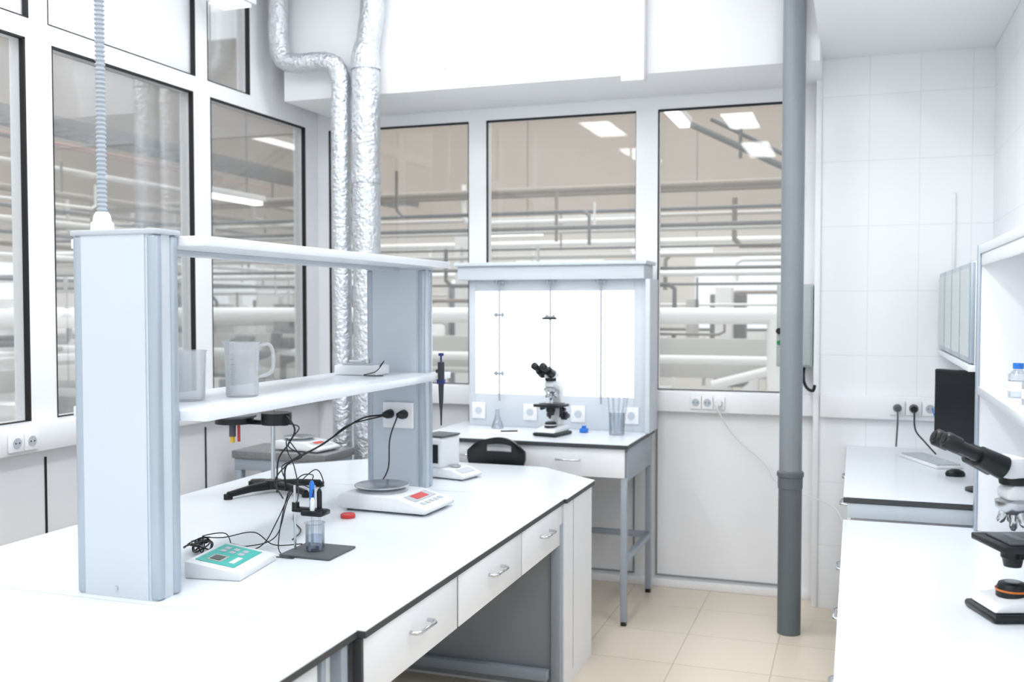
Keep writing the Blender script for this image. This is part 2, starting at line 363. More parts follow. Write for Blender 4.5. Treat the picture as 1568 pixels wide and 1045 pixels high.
# ---------------------------------------------------------------- foil ducts, drain pipe
p=G('foil_duct_large')
def duct(p,name,pts,r,n=24):
    P=[];rr=[]
    for a,b in zip(pts,pts[1:]):
        a=Vector(a);b=Vector(b);k=max(2,int((b-a).length/0.05))
        for j in range(k):
            P.append(a.lerp(b,j/k)); rr.append(r*(1+random.uniform(-.025,.025)))
    P.append(Vector(pts[-1])); rr.append(r)
    bm=bmesh.new(); bm_tube(bm,P,rr,n); return finish(name,bm,'foil',p,smooth=True,ang=70)
duct(p,'riser',[(-2.47,4.78,0.002),(-2.47,4.78,2.86)],.074)
duct(p,'upper_offset',[(-2.47,4.78,2.86),(-2.46,4.78,2.92),(-2.43,4.78,3.08),(-2.42,4.78,ZC-.002)],.064)
lathe(p,'band',(-2.47,4.78),[(.079,2.80),(.079,2.86),(.06,2.94)],'foil')
lathe(p,'band_low',(-2.47,4.78),[(.078,2.2),(.080,2.23),(.078,2.26)],'foil')
p=G('foil_duct_small')
sp=spline([(-3.0,4.78,ZC-.002),(-3.0,4.78,3.2),(-3.0,4.78,3.0),(-2.97,4.78,2.90),(-2.88,4.78,2.865),(-2.75,4.78,2.865),(-2.66,4.78,2.84),(-2.62,4.78,2.75),(-2.62,4.78,2.6)],8)
bm=bmesh.new(); bm_tube(bm,sp,[.054*(1+random.uniform(-.05,.05)) for _ in sp],20); finish('bends',bm,'foil',p,smooth=True,ang=70)
duct(p,'riser',[(-2.62,4.78,2.6),(-2.62,4.78,0.002)],.053)
p=G('drain_pipe')
cyl(p,'lower_pipe',(-.282,4.835),.054,0.0,.72,'pvcdark'); cyl(p,'upper_pipe',(-.282,4.835),.052,.72,ZC-.001,'pvclight')
lathe(p,'coupling',(-.282,4.835),[(.054,.688),(.057,.692),(.057,.745),(.062,.748),(.062,.768),(.056,.772),(.052,.775)],'pvcdark')

# ---------------------------------------------------------------- island bench
TZ=.78
p=G('lab_island_bench')
def slab(name,poly):
    prism(p,name,poly,TZ-.003,TZ,'top')
    prism(p,name+'_edge',poly,TZ-.02,TZ-.0031,'edge')
XR,XLf=-1.09,-2.58
slab('top_near',[(XR-.02,.5),(XR-.02,2.09),(XLf,2.09),(XLf,.5)])
slab('top_middle',[(XR,2.093),(XR,3.80),(XLf,3.80),(XLf,2.093)])
slab('top_end',[(XR+.01,3.803),(XR+.01,4.25),(-1.40,4.52),(-2.26,4.52),(XLf,4.2),(XLf,3.803)])
# near cabinets
box(p,'near_carcass',XLf+.03,XR-.06,.55,2.06,.08,TZ-.021,'cab')
boxes(p,'near_doors',[(XR-.06,XR-.04,.6+.5*i,1.07+.5*i,.10,TZ-.035) for i in range(2)]+[(XR-.06,XR-.04,1.6,1.94,.10,TZ-.035)],'cab',.003)
boxes(p,'near_profiles',[(XR-.062,XR-.038,1.955,1.975,.0,TZ-.022),(XR-.062,XR-.03,2.03,2.062,.0,TZ-.022)],'leg',.003)
box(p,'near_plinth',XLf+.08,XR-.10,.6,2.03,0,.08,'greypanel')
handle(p,'near_handle_1',XR-.04,1.85,.55,.1); handle(p,'near_handle_2',XR-.04,.95,.55,.1)
# drawers
dr=[(2.105,2.688),(2.70,3.282),(3.292,3.79)]
for i,(a,b) in enumerate(dr):
    box(p,'drawer_front_%d'%(i+1),XR-.03,XR-.008,a,b,.60,TZ-.024,'cab',.002)
    handle(p,'drawer_handle_%d'%(i+1),XR-.008,(a+b)/2+.02,.69,.115)
    box(p,'drawer_box_%d'%(i+1),XR-.45,XR-.03,a+.02,b-.02,.62,TZ-.03,'greypanel')
boxes(p,'drawer_gaps',[(XR-.035,XR-.012,2.688,2.70,.60,TZ-.022),(XR-.035,XR-.012,3.282,3.292,.60,TZ-.022),(XR-.035,XR-.012,2.094,2.105,0.60,TZ-.022)],'edge')
boxes(p,'frame_legs',[(XR-.10,XR-.06,2.12,2.16,0,.60),(-1.84,-1.80,2.12,2.16,0,.72),(-1.84,-1.80,3.70,3.74,0,.72),(-1.84,-1.80,2.16,3.70,.10,.14),(XR-.10,-1.80,2.12,2.16,.10,.14),(XLf+.06,XLf+.10,2.12,2.16,0,.72),
   (XLf+.06,XLf+.10,3.70,3.74,0,.72),(-1.84,-1.80,2.16,3.70,.70,.759),(XLf+.06,XR-.06,2.12,2.16,.72,.759),(-1.80,XR-.05,3.72,3.76,.06,.10)],'leg',.003)
# end module
box(p,'end_grey_side',-1.84,XR-.035,3.775,3.797,.02,TZ-.021,'greypanel')
boxes(p,'end_profile',[(XR-.045,XR-.005,3.76,3.80,0,TZ-.1)],'leg',.004)
prism(p,'end_cabinet',[(XR,3.80),(XR,4.235),(-1.405,4.50),(-2.25,4.50),(-2.55,4.19),(-2.55,3.80)],0.0,TZ-.021,'cab')
boxes(p,'end_seam',[(XR,XR+.001,3.93,3.933,.05,TZ-.021)],'seam')

p=G('bench_shelf_unit')
def pillar(nm,y0,y1,z0=TZ+.0005,z1=1.735):
    x0,x1=-1.966,-1.70
    box(p,nm+'_core',x0+.012,x1-.012,y0+.004,y1-.004,z0,z1,'bluegrey')
    box(p,nm+'_front_panel',x0+.028,x1-.035,y0+.001,y0+.006,z0,z1,'bluegrey')
    for j,(xx,yy) in enumerate([(x0,y0),(x1-.03,y0),(x0,y1-.03),(x1-.03,y1-.03)]):
        box(p,nm+'_profile_%d'%j,xx,xx+.03,yy,yy+.03,z0,z1,'alu',.009,4)
    box(p,nm+'_side_rail',x1-.012,x1-.006,y0+.03,y1-.03,z0,z1,'bluegrey')
    box(p,nm+'_cap',x0-.004,x1+.004,y0-.004,y1+.004,z1,z1+.014,'devgrey',.004)
pillar('near_pillar',2.12,2.215)
pillar('far_pillar',3.80,3.895,z1=1.70)
for nm,z in (('lower_shelf',1.27),('upper_shelf',1.735)):
    z0=z-.027
    poly=[(-1.62,2.217),(-1.62,3.90),(-1.69,3.90),(-1.69,3.797),(-1.975,3.797),(-1.975,3.90),(-2.06,3.90),(-2.06,2.217)] if nm=='lower_shelf' else [(-1.62,2.217),(-1.62,3.90),(-2.06,3.90),(-2.06,2.217)]
    prism(p,nm,poly,z0,z,'top',bev=.003)
    boxes(p,nm+'_support_rail',[(-1.86,-1.81,2.216,3.80,z0-.012,z0-.0005)],'bluegrey')
cyl(p,'screw',(-1.835,2.119),.004,.80,.81,'chrome',12)

# flexible conduit
p=G('flexible_conduit')
pr=[]; z=1.75
lathe(p,'gland',(-1.905,2.165),[(0,1.7495),(.03,1.7495),(.03,1.77),(.024,1.775),(.022,1.79),(.016,1.80),(.0,1.80)],'dev',20)
z=1.79
while z<ZC-.02:
    pr+= [(.0100,z),(.0135,z+.003),(.0135,z+.006),(.0100,z+.009)]; z+=.012
lathe(p,'corrugated_tube',(-1.905,2.165),pr,'conduit',14)

# ---------------------------------------------------------------- items on island
p=G('ph_meter',(-1.715,2.46,TZ),8)
W,Lh=.085,.12
prism(p,'body',[(-W,0),(W,0),(W,.022),(-W,.05)],-Lh,Lh,'dev','y',bev=.005)
def onslope(nm,x0,x1,y0,y1,m,h=.0012,up=0.0):
    def z(x): return .036-(x/W)*.014+.0005+up
    bm=bmesh.new(); vs=[]
    for zz_ in (0,h):
        for (x,y) in ((x0,y0),(x1,y0),(x1,y1),(x0,y1)): vs.append(bm.verts.new((x,y,z(x)+zz_)))
    a=vs[:4];b=vs[4:]; bm.faces.new(reversed(a)); bm.faces.new(b)
    for i in range(4): bm.faces.new((a[i],a[(i+1)%4],b[(i+1)%4],b[i]))
    return finish(nm,bm,m,p)
onslope('keypad',-.068,.05,-.088,.095,'teal'); onslope('display',-.045,.0,-.07,-.01,'lcd',up=.0012); onslope('display_window',-.038,-.008,-.06,-.02,'dgrey',up=.0024)
for i in range(3):
    for j in range(2): onslope('key_%d'%(i*2+j),-.05+.028*i,-.034+.028*i,.02+.03*j,.042+.03*j,'devgrey',up=.0013)
onslope('key_row',.02,.035,-.06,.0,'dev',up=.0013)

p=G('beaker_with_electrodes')
box(p,'base_plate',-1.665,-1.49,2.63,2.80,TZ+.0005,TZ+.008,'dgrey',.003)
BX,BY=-1.585,2.71; bz=TZ+.009
lathe(p,'beaker',(BX,BY),[(0,bz),(.027,bz),(.030,bz+.003),(.030,bz+.082),(.033,bz+.086),(.0315,bz+.086),(.0285,bz+.081),(.0285,bz+.004),(0,bz+.003)],'clear')
lathe(p,'water',(BX,BY),[(0,bz+.004),(.028,bz+.004),(.028,bz+.045),(0,bz+.045)],'water')
tube(p,'stir_bar',[(BX-.012,BY,bz+.009),(BX+.012,BY,bz+.009)],.005,'dblue')
tube(p,'stand_rod',[(-1.65,2.70,TZ+.008),(-1.65,2.70,TZ+.21)],.004,'chrome')
box(p,'clamp_arm',-1.66,-1.54,2.695,2.72,TZ+.125,TZ+.14,'black',.004)
box(p,'clamp_head',-1.62,-1.545,2.68,2.74,TZ+.118,TZ+.135,'black',.006)
cyl(p,'clamp_knob',(-1.65,2.705),.012,TZ+.135,TZ+.155,'black',16)
for i,(dx,dy,m,h) in enumerate([(-.01,.0,'blue',.225),(.012,.008,'black',.20),(.0,-.014,'dev',.175)]):
    lathe(p,'electrode_%d'%i,(BX+dx,BY+dy),[(0,bz+.02),(.004,bz+.022),(.004,TZ+.13),(.0055,TZ+.135)],'clear',12)
    lathe(p,'electrode_cap_%d'%i,(BX+dx,BY+dy),[(0,TZ+.135),(.008,TZ+.135),(.008,TZ+h-.01),(.004,TZ+h),(0,TZ+h)],m,12)
tubes(p,'electrode_cables',[([(BX-.01,BY,TZ+.22),(BX-.02,BY+.02,TZ+.24),(BX-.08,BY+.03,TZ+.22),(BX-.12,BY-.02,TZ+.10),(BX-.15,BY-.05,TZ+.03),(BX-.2,BY-.06,TZ+.004),(-1.80,2.60,TZ+.02)],.0018),
  ([(BX+.012,BY+.008,TZ+.20),(BX+.02,BY+.02,TZ+.22),(BX-.03,BY+.05,TZ+.25),(BX-.12,BY+.05,TZ+.16),(BX-.12,BY-.03,TZ+.05),(BX-.22,BY-.03,TZ+.01),(-1.83,2.62,TZ+.03)],.0018),
  ([(BX,BY-.014,TZ+.175),(BX-.01,BY,TZ+.20),(BX-.1,BY+.02,TZ+.19),(BX-.10,BY-.05,TZ+.02),(BX-.02,BY-.09,TZ+.004),(BX-.08,BY-.1,TZ+.004)],.0018),
  ([(-1.80,2.585,TZ+.025),(-1.85,2.62,TZ+.06),(-1.92,2.60,TZ+.05),(-1.90,2.68,TZ+.03),(-1.80,2.70,TZ+.05),(-1.74,2.72,TZ+.01),(-1.66,2.76,TZ+.01)],.0018)],'black',8,8)
p=G('coiled_cable')
pts=[]
for i in range(90):
    a=i*.55; pts.append((-1.93+.032*math.cos(a)+.012*math.sin(i*.21),2.60+.045*math.sin(a*.93),TZ+.006+.022*abs(math.sin(i*.37))+i*.0001))
tube(p,'cable',pts,.0025,'black',6,3)

p=G('red_jar_lid'); lathe(p,'lid',(-1.735,3.20),[(0,TZ+.001),(.026,TZ+.001),(.027,TZ+.004),(.027,TZ+.012),(.024,TZ+.015),(.018,TZ+.013),(0,TZ+.013)],'red',24)

def balance(name,loc,rot,tall=False,sc=1):
    p=G(name,loc,rot,sc)
    # local: user side = +X
    if not tall:
        prism(p,'body',[(-.17,.008),(.19,.008),(.20,.018),(.195,.030),(.07,.062),(-.16,.066),(-.178,.05),(-.18,.016)],-.12,.12,'dev','y',bev=.007)
        f=[(-.14,-.09),(-.14,.09),(.16,-.09),(.16,.09)]
    else:
        prism(p,'body',[(-.17,.008),(.13,.008),(.14,.018),(.135,.030),(.05,.06),(-.16,.066),(-.178,.05),(-.18,.016)],-.10,.10,'dev','y',bev=.007)
        f=[(-.14,-.08),(-.14,.08),(.10,-.08),(.10,.08)]
    for i,(x,y) in enumerate(f): cyl(p,'foot_%d'%i,(x,y),.012,0,.01,'dgrey',14)
    def sl(nm,x0,x1,y0,y1,m,up=0):
        def z(x): return (.062-(x-.07)*(.032/.125) if not tall else .060-(x-.05)*(.030/.085))+.0008+up
        bm=bmesh.new(); vs=[bm.verts.new((x,y,z(x)+h)) for h in (0,.0012) for (x,y) in ((x0,y0),(x1,y0),(x1,y1),(x0,y1))]
        a=vs[:4];b=vs[4:]; bm.faces.new(list(reversed(a))); bm.faces.new(b)
        for i in range(4): bm.faces.new((a[i],a[(i+1)%4],b[(i+1)%4],b[i]))
        finish(nm,bm,m,p)
    if not tall:
        sl('display_bezel',.085,.135,-.085,.085,'devgrey'); sl('display',.092,.125,-.05,.045,'red',.0013)
        for i in range(5): sl('key_%d'%i,.15,.168,-.08+.035*i,-.057+.035*i,'devgrey',.0)
        lathe(p,'pan_support',(-.055,0),[(0,.064),(.10,.064),(.085,.072),(.06,.08),(0,.08)],'devgrey',40)
        lathe(p,'weighing_pan',(-.055,0),[(0,.079),(.098,.079),(.104,.082),(.104,.086),(.10,.088),(0,.086)],'steel',48)
    else:
        sl('display_bezel',.06,.11,-.07,.07,'devgrey')
        box(p,'rear_housing',-.175,-.02,-.10,.10,.06,.24,'dev',.015,3); box(p,'side_window',-.15,-.04,-.1035,-.1005,.09,.20,'black',.001); box(p,'top_plate',-.175,-.015,-.095,.095,.2405,.252,'dgrey',.004)
        lathe(p,'weighing_pan',(.015,0),[(0,.064),(.03,.064),(.032,.070),(0,.072)],'steel',32)
    return p
balance('laboratory_balance',(-1.655,3.42,TZ),-3)
balance('analytical_balance',(-1.70,4.12,TZ),-12,True,.76)

p=G('stirrer_stand')
cx,cy=-2.27,3.55
legs_=((.19,-.06),(-.08,-.20),(-.16,.09),(.12,.17))
tubes(p,'tripod_base',[([(cx,cy,TZ+.03),(cx+dx*.5,cy+dy*.5,TZ+.028),(cx+dx,cy+dy,TZ+.018)],[.02,.016,.012]) for dx,dy in legs_],'black',10)
for i,(dx,dy) in enumerate(legs_): cyl(p,'foot_%d'%i,(cx+dx,cy+dy),.018,TZ+.0005,TZ+.02,'rubber',14)
cyl(p,'hub',(cx,cy),.035,TZ+.015,TZ+.05,'black')
zr=-.066
cyl(p,'rod',(cx,cy),.009,TZ+.05,1.135,'chrome',16)
cyl(p,'ring_left',(cx-.13,cy-.08),.078,1.135+zr,1.16+zr,'black'); cyl(p,'ring_left_lip',(cx-.13,cy-.08),.088,1.16+zr,1.168+zr,'dgrey')
cyl(p,'motor_head',(cx+.03,cy-.02),.062,1.13+zr,1.178+zr,'black'); box(p,'clamp_bar',cx-.13,cx+.08,cy-.03,cy-.005,1.125+zr,1.145+zr,'black',.004)
cyl(p,'probe',(cx-.14,cy-.08),.014,1.08+zr,1.135+zr,'dgrey',16); cyl(p,'probe_tip',(cx-.14,cy-.08),.010,1.055+zr,1.08+zr,'yellow',14); cyl(p,'probe_red',(cx-.11,cy-.08),.006,1.06+zr,1.135+zr,'red',12)
tubes(p,'cables',[([(cx+.06,cy-.02,1.09),(cx+.10,cy-.05,1.10),(cx+.14,cy-.06,1.05),(cx+.10,cy-.04,.99),(cx+.05,cy-.04,.92),(cx+.08,cy-.1,.80)],.0035),
   ([(cx+.06,cy-.02,1.07),(cx+.16,cy-.06,1.06),(cx+.12,cy-.08,.99),(cx+.16,cy-.04,.94),(cx+.06,cy-.03,.89),(cx+.10,cy-.02,.79)],.0025)],'black',8,8)

p=G('pillar_power_socket')
box(p,'plate',-1.885,-1.745,3.785,3.7995,1.035,1.145,'socket',.005,3)
for i,x in enumerate((-1.85,-1.785)):
    tube(p,'plug_%d'%i,[(x,3.786,1.095),(x,3.755,1.095),(x-.01,3.74,1.095)],[.02,.018,.01],'black',16)
tubes(p,'power_cables',[([(-1.86,3.74,1.095),(-1.93,3.66,1.08),(-2.02,3.5,.99),(-2.08,3.42,.95),(-2.15,3.45,.90),(-2.18,3.5,.80)],.004),
   ([(-1.795,3.74,1.09),(-1.81,3.70,1.0),(-1.80,3.66,.88),(-1.83,3.60,.80),(-1.80,3.56,.81)],.003),
   ([(-1.86,3.735,1.09),(-1.96,3.62,1.06),(-2.0,3.5,1.0),(-2.1,3.4,.93),(-2.18,3.42,.85),(-2.1,3.35,.80)],.003),
   ([(-2.05,3.4,.96),(-2.12,3.42,1.02),(-2.14,3.45,.97),(-2.08,3.4,.92),(-2.0,3.3,.84),(-1.9,3.1,.785),(-1.78,2.95,.784),(-1.72,2.8,.79)],.0025)],'black',8,8)

# shelf items
p=G('measuring_jug',(-1.865,2.46,1.2705))
def jug(p,r,h,hand):
    lathe(p,'body',(0,0),[(0,0),(r*.88,0),(r*.92,.004),(r,h-.006),(r*1.06,h),(r*1.02,h),(r*.96,h-.008),(r*.89,.008),(0,.006)],'plasticclear',36)
    a=R(hand); c_,s_=math.cos(a),math.sin(a)
    tube(p,'handle',[(r*.96*c_,r*.96*s_,h*.93),((r+.03)*c_,(r+.03)*s_,h*.95),((r+.042)*c_,(r+.042)*s_,h*.75),((r+.036)*c_,(r+.036)*s_,h*.45),(r*.92*c_,r*.92*s_,h*.35)],.006,'plasticclear',10,5)
    prism(p,'spout',[(-r*.9,h-.03),(-r*1.25,h+.002),(-r*.95,h)],-.012,.012,'plasticclear','y')
    bm=bmesh.new()
    for i in range(8): bm_box(bm,-.006,.006,-r*.985,-r*.975,h*.15+i*h*.09,h*.15+i*h*.09+.0012)
    finish('graduations',bm,'devgrey',p)
jug(p,.056,.148,200)
p=G('measuring_jug',(-1.79,2.63,1.2705)); jug(p,.053,.168,25)
p=G('plastic_tray_device',(-1.89,3.62,1.2705),0)
box(p,'base',-.10,.09,-.06,.06,0,.040,'dev',.006,3); box(p,'tray',-.07,.06,-.045,.045,.040,.046,'devgrey',.002); cyl(p,'knob',(.02,0),.012,.046,.064,'chrome',16)
tubes(p,'cable',[([(.08,-.02,.03),(.12,-.05,.06),(.10,-.08,.02),(.05,-.09,.004),(.14,-.10,.004)],.002)],'black',6,6); box(p,'handle',-.06,.0,-.01,.01,.05,.058,'dev',.003)
p=G('pipette',(-1.597,3.74,1.06))
lathe(p,'shaft',(0,0),[(0,0),(.003,.0),(.005,.06),(.009,.10),(.011,.16),(.014,.20),(.014,.26),(.006,.262),(0,.262)],'pipgrey',16)
lathe(p,'plunger',(0,0),[(0,.262),(.004,.262),(.004,.285),(.011,.286),(.011,.296),(0,.298)],'dblue',16); box(p,'hook',-.022,.0,-.008,.008,.215,.23,'pipgrey',.003)
box(p,'collar',-.016,.016,-.012,.012,.17,.19,'dblue',.004)

# ---------------------------------------------------------------- weighing table behind island
p=G('weighing_table')
box(p,'granite_top',-3.05,-2.50,4.38,4.69,.76,.80,'granite',.004)
boxes(p,'frame',[(-3.04,-2.51,4.39,4.68,.70,.759)],'leg',.003)
boxes(p,'legs',[(-3.04,-3.0,4.39,4.43,0,.70),(-2.66,-2.62,4.39,4.43,0,.70),(-3.04,-3.0,4.64,4.68,0,.70),(-2.86,-2.82,4.39,4.43,0,.70)],'leg',.003)
balance('laboratory_balance',(-2.70,4.53,.8005),-8,False,.78)

# ---------------------------------------------------------------- desk with light box
p=G('lab_desk')
DZ=.885
prism(p,'top',[(-2.12,4.65),(-1.02,4.65),(-1.02,5.33),(-2.12,5.33)],DZ-.004,DZ,'top'); prism(p,'top_edge',[(-2.12,4.65),(-1.02,4.65),(-1.02,5.33),(-2.12,5.33)],DZ-.022,DZ-.0041,'edge')
boxes(p,'drawer_fronts',[(-2.10,-1.60,4.665,4.685,.72,.86),(-1.59,-1.04,4.665,4.685,.72,.86)],'cab',.002)
boxes(p,'drawer_boxes',[(-2.08,-1.05,4.686,5.1,.74,.862)],'greypanel')
for i,x in enumerate((-1.86,-1.32)):
    tube(p,'handle_%d'%i,[(x-.06,4.665,.80),(x-.06,4.645,.80),(x-.05,4.638,.80),(x+.05,4.638,.80),(x+.06,4.645,.80),(x+.06,4.665,.80)],.004,'chrome',10)
boxes(p,'legs',[(-1.06,-1.03,4.67,4.70,.02,.72),(-1.06,-1.03,5.27,5.30,.02,.86),(-2.10,-2.07,4.67,4.70,.02,.72),(-2.10,-2.07,5.27,5.30,.02,.86),(-1.06,-1.03,4.70,5.27,.30,.33),(-2.07,-1.06,5.27,5.30,.30,.33),(-2.10,-2.07,4.70,5.27,.30,.33),(-1.06,-1.03,4.70,5.27,.70,.862)],'leg',.003)
boxes(p,'feet',[(-1.058,-1.032,4.672,4.698,0,.02),(-1.058,-1.032,5.272,5.298,0,.02),(-2.098,-2.072,4.672,4.698,0,.02),(-2.098,-2.072,5.272,5.298,0,.02)],'black')

p=G('light_box_cabinet')
zb=DZ+.0005
boxes(p,'frame',[(-2.03,-1.99,5.15,5.32,zb,1.69),(-1.10,-1.03,5.15,5.32,zb,1.69),(-1.99,-1.10,5.15,5.32,zb,1.065),(-1.99,-1.10,5.15,5.32,1.63,1.69),(-1.99,-1.10,5.28,5.32,1.065,1.63)],'lbframe',.002)
box(p,'lit_panel',-1.99,-1.10,5.152,5.27,1.065,1.63,'lbpanel')
box(p,'hood',-2.075,-1.035,5.09,5.33,1.69,1.765,'lbframe',.005); box(p,'hood_top',-2.09,-1.02,5.07,5.34,1.7651,1.785,'lbframe',.004)
box(p,'side_wing',-1.03,-1.005,5.10,5.32,zb,1.69,'lbframe',.003)
rods=[]
for x in (-1.84,-1.55,-1.27): rods.append(([(x,5.120,1.03),(x,5.120,1.688)],.005))
tubes(p,'rods',rods,'leg',8)
cl=[]
for x,z in ((-1.84,1.68),(-1.55,1.68),(-1.27,1.68),(-1.84,1.50),(-1.55,1.49),(-1.84,1.18)):
    cl+=[([(x-.03,5.115,z),(x+.03,5.115,z)],.006),([(x+.02,5.115,z-.014),(x+.02,5.115,z+.014)],.006),([(x-.015,5.11,z-.012),(x-.015,5.11,z+.012)],.008)]
tubes(p,'clips',cl,'leg',8)
tubes(p,'black_clip',[([(-1.59,5.105,1.482),(-1.51,5.105,1.482)],.006)],'black',8)
sk=[]
for x in (-1.97,-1.67,-1.40,-1.11): sk.append((x-.04,x+.04,5.139,5.1495,.925,1.015))
boxes(p,'socket_plates',sk,'socket',.004)
for i,x in enumerate((-1.97,-1.67,-1.40,-1.11)): tube(p,'socket_well_%d'%i,[(x,5.139,.97),(x,5.136,.97)],.02,'bluegrey',20)

def socket(name,cx,cy,cz,axis='y',n=2,w=.07):
    p=G(name)
    for i in range(n):
        o=(i-(n-1)/2)*w
        if axis=='y':
            box(p,'plate_%d'%i,cx+o-w*.48,cx+o+w*.48,cy-.012,cy,cz-.035,cz+.035,'socket',.003)
            tube(p,'well_%d'%i,[(cx+o,cy-.012,cz),(cx+o,cy-.014,cz)],.021,'devgrey',20)
            tubes(p,'pins_%d'%i,[([(cx+o-.009,cy-.014,cz),(cx+o-.009,cy-.0155,cz)],.003),([(cx+o+.009,cy-.014,cz),(cx+o+.009,cy-.0155,cz)],.003)],'black',8)
        else:
            s=1 if axis=='x' else -1
            box(p,'plate_%d'%i,cx,cx+.012*s,cy+o-w*.48,cy+o+w*.48,cz-.035,cz+.035,'socket',.003)
            tube(p,'well_%d'%i,[(cx+.012*s,cy+o,cz),(cx+.014*s,cy+o,cz)],.021,'devgrey',20)
            tubes(p,'pins_%d'%i,[([(cx+.014*s,cy+o-.009,cz),(cx+.0155*s,cy+o-.009,cz)],.003),([(cx+.014*s,cy+o+.009,cz),(cx+.0155*s,cy+o+.009,cz)],.003)],'black',8)
    return p
p=socket('wall_socket',-.745,YB-.0555,1.03,'y',3,.062)
tube(p,'plug',[(-.683,YB-.068,1.03),(-.683,YB-.10,1.03)],[.02,.016],'dev',16)
tube(p,'plug_cable',[(-.683,YB-.10,1.03),(-.68,YB-.11,.99),(-.60,YB-.05,.85),(-.45,YB-.04,.72),(-.36,YB-.1,.62),(-.1,YB-.3,.56),(-.04,YB-.5,.5)],.0035,'dev',8,8)
p=socket('wall_socket',.275,5.2575,1.045,'y',3,.075)
tube(p,'plug_grey',[(.20,5.245,1.045),(.20,5.21,1.045)],[.02,.014],'dgrey',16); tube(p,'plug_black',[(.275,5.245,1.045),(.275,5.20,1.045)],[.022,.016],'black',16)
tube(p,'cable_grey',[(.20,5.21,1.04),(.20,5.19,.98),(.195,5.2,.86)],.004,'dgrey',8,6); tube(p,'cable_black',[(.275,5.20,1.04),(.28,5.17,.95),(.32,5.1,.90),(.36,5.0,.86)],.004,'black',8,6)
tube(p,'network_cable',[(.36,5.243,1.05),(.36,5.21,1.04),(.38,5.20,.98),(.42,5.2,.90)],.003,'blue',8,6)
socket('wall_socket',XL+.0555,3.05,1.015,'x',2,.075)

# microscope --------------------------------------------------
def microscope(name,loc,rot,sc,lamp='orange',ext=1.0):
    p=G(name,loc,rot,sc)
    # user side -Y
    box(p,'base_lower',-.085,.085,-.10,.13,0,.022,'black',.01,3)
    prism(p,'base_upper',[(-.09,.0225),(.12,.0225),(.12,.06),(.03,.06),(-.075,.045)],-.07,.07,'dev','x',bev=.008)
    prism(p,'arm',[(.035,.06),(.125,.06),(.128,.20),(.115,.30),(.085,.345),(-.02,.355),(-.045,.335),(-.04,.31),(.03,.305),(.062,.27),(.068,.20),(.05,.12)],-.032,.032,'dev','x',bev=.009)
    lathe(p,'field_lamp',(0,-.01),[(0,.05),(.04,.05),(.04,.07),(.034,.085),(.028,.088),(0,.088)],'black',28)
    lathe(p,'lamp_ring',(0,-.01),[(.0405,.066),(.0425,.066),(.0425,.071),(.0405,.071)],lamp,28)
    cyl(p,'lamp_glass',(0,-.01),.02,.0885,.091,'clear',24)
    lathe(p,'condenser',(0,-.01),[(0,.13),(.022,.13),(.026,.15),(.03,.155),(.03,.182),(0,.182)],'black',28)
    box(p,'stage',-.09,.09,-.08,.075,.184,.202,'black',.004); box(p,'stage_upper',-.06,.075,-.055,.05,.2025,.208,'dgrey',.002); box(p,'slide',-.035,.04,-.022,.004,.2085,.21,'clear')
    tube(p,'stage_drive',[(.07,.0,.183),(.07,.0,.12)],[.009,.013],'black',14)
    lathe(p,'nosepiece',(0,-.01),[(0,.272),(.030,.272),(.044,.288),(.046,.305),(.03,.312),(0,.312)],'steel',32)
    for i,(dx,dy,l) in enumerate([(0,0,.055),(.038,.01,.042),(-.038,.01,.042),(0,-.04,.035),(.0,.035,.03)]):
        d=Vector((dx*.9,dy*.9,-.04)).normalized() if i else Vector((0,0,-1)); 
        d=(d+Vector((0,0,-.8))).normalized(); a=Vector((dx*.6,-.01+dy*.6,.280))
        tube(p,'objective_%d'%i,[a,a+d*l*.35,a+d*l*.36,a+d*l*.8,a+d*l],[.013,.013,.0115,.0105,.005],'chrome',18)
    # head
    lathe(p,'head_collar',(0,-.01),[(0,.35),(.036,.35),(.038,.36),(.036,.372),(0,.372)],'black',28)
    prism(p,'head',[(.035,.372),(.04,.40),(.0,.425),(-.05,.425),(-.085,.40),(-.075,.378),(-.04,.368)],-.042,.042,'dev','x',bev=.01)
    for s in (-1,1):
        a=Vector((s*.030,-.055,.398)); d=Vector((0,-.87,.42)).normalized()
        tube(p,'eyepiece_housing_%d'%s,[a,a+d*.055*ext],[.032,.028],'black',22)
        b=a+d*.055*ext; tube(p,'eyepiece_tube_%d'%s,[b,b+d*.045*ext,b+d*.046*ext,b+d*.075*ext,b+d*.08*ext],[.0175,.0175,.0225,.0235,.018],'black',22)
        e=b+d*.0805*ext; tube(p,'ocular_lens_%d'%s,[e,e+d*.001],.012,'screen',18)
    for s in (-1,1):
        tube(p,'coarse_knob_%d'%s,[(s*.033,.09,.12),(s*.06,.09,.12)],.028,'black',24); tube(p,'fine_knob_%d'%s,[(s*.06,.09,.12),(s*.078,.09,.12)],.016,'dgrey',20)
        tube(p,'tension_knob_%d'%s,[(s*.06,.02,.175),(s*.09,.02,.165)],.012,'black',16)
    return p
microscope('microscope',(-1.47,4.88,DZ+.0005),-12,.80,'dev')
microscope('microscope',(.395,2.80,.7605),-70,.96,ext=1.3)

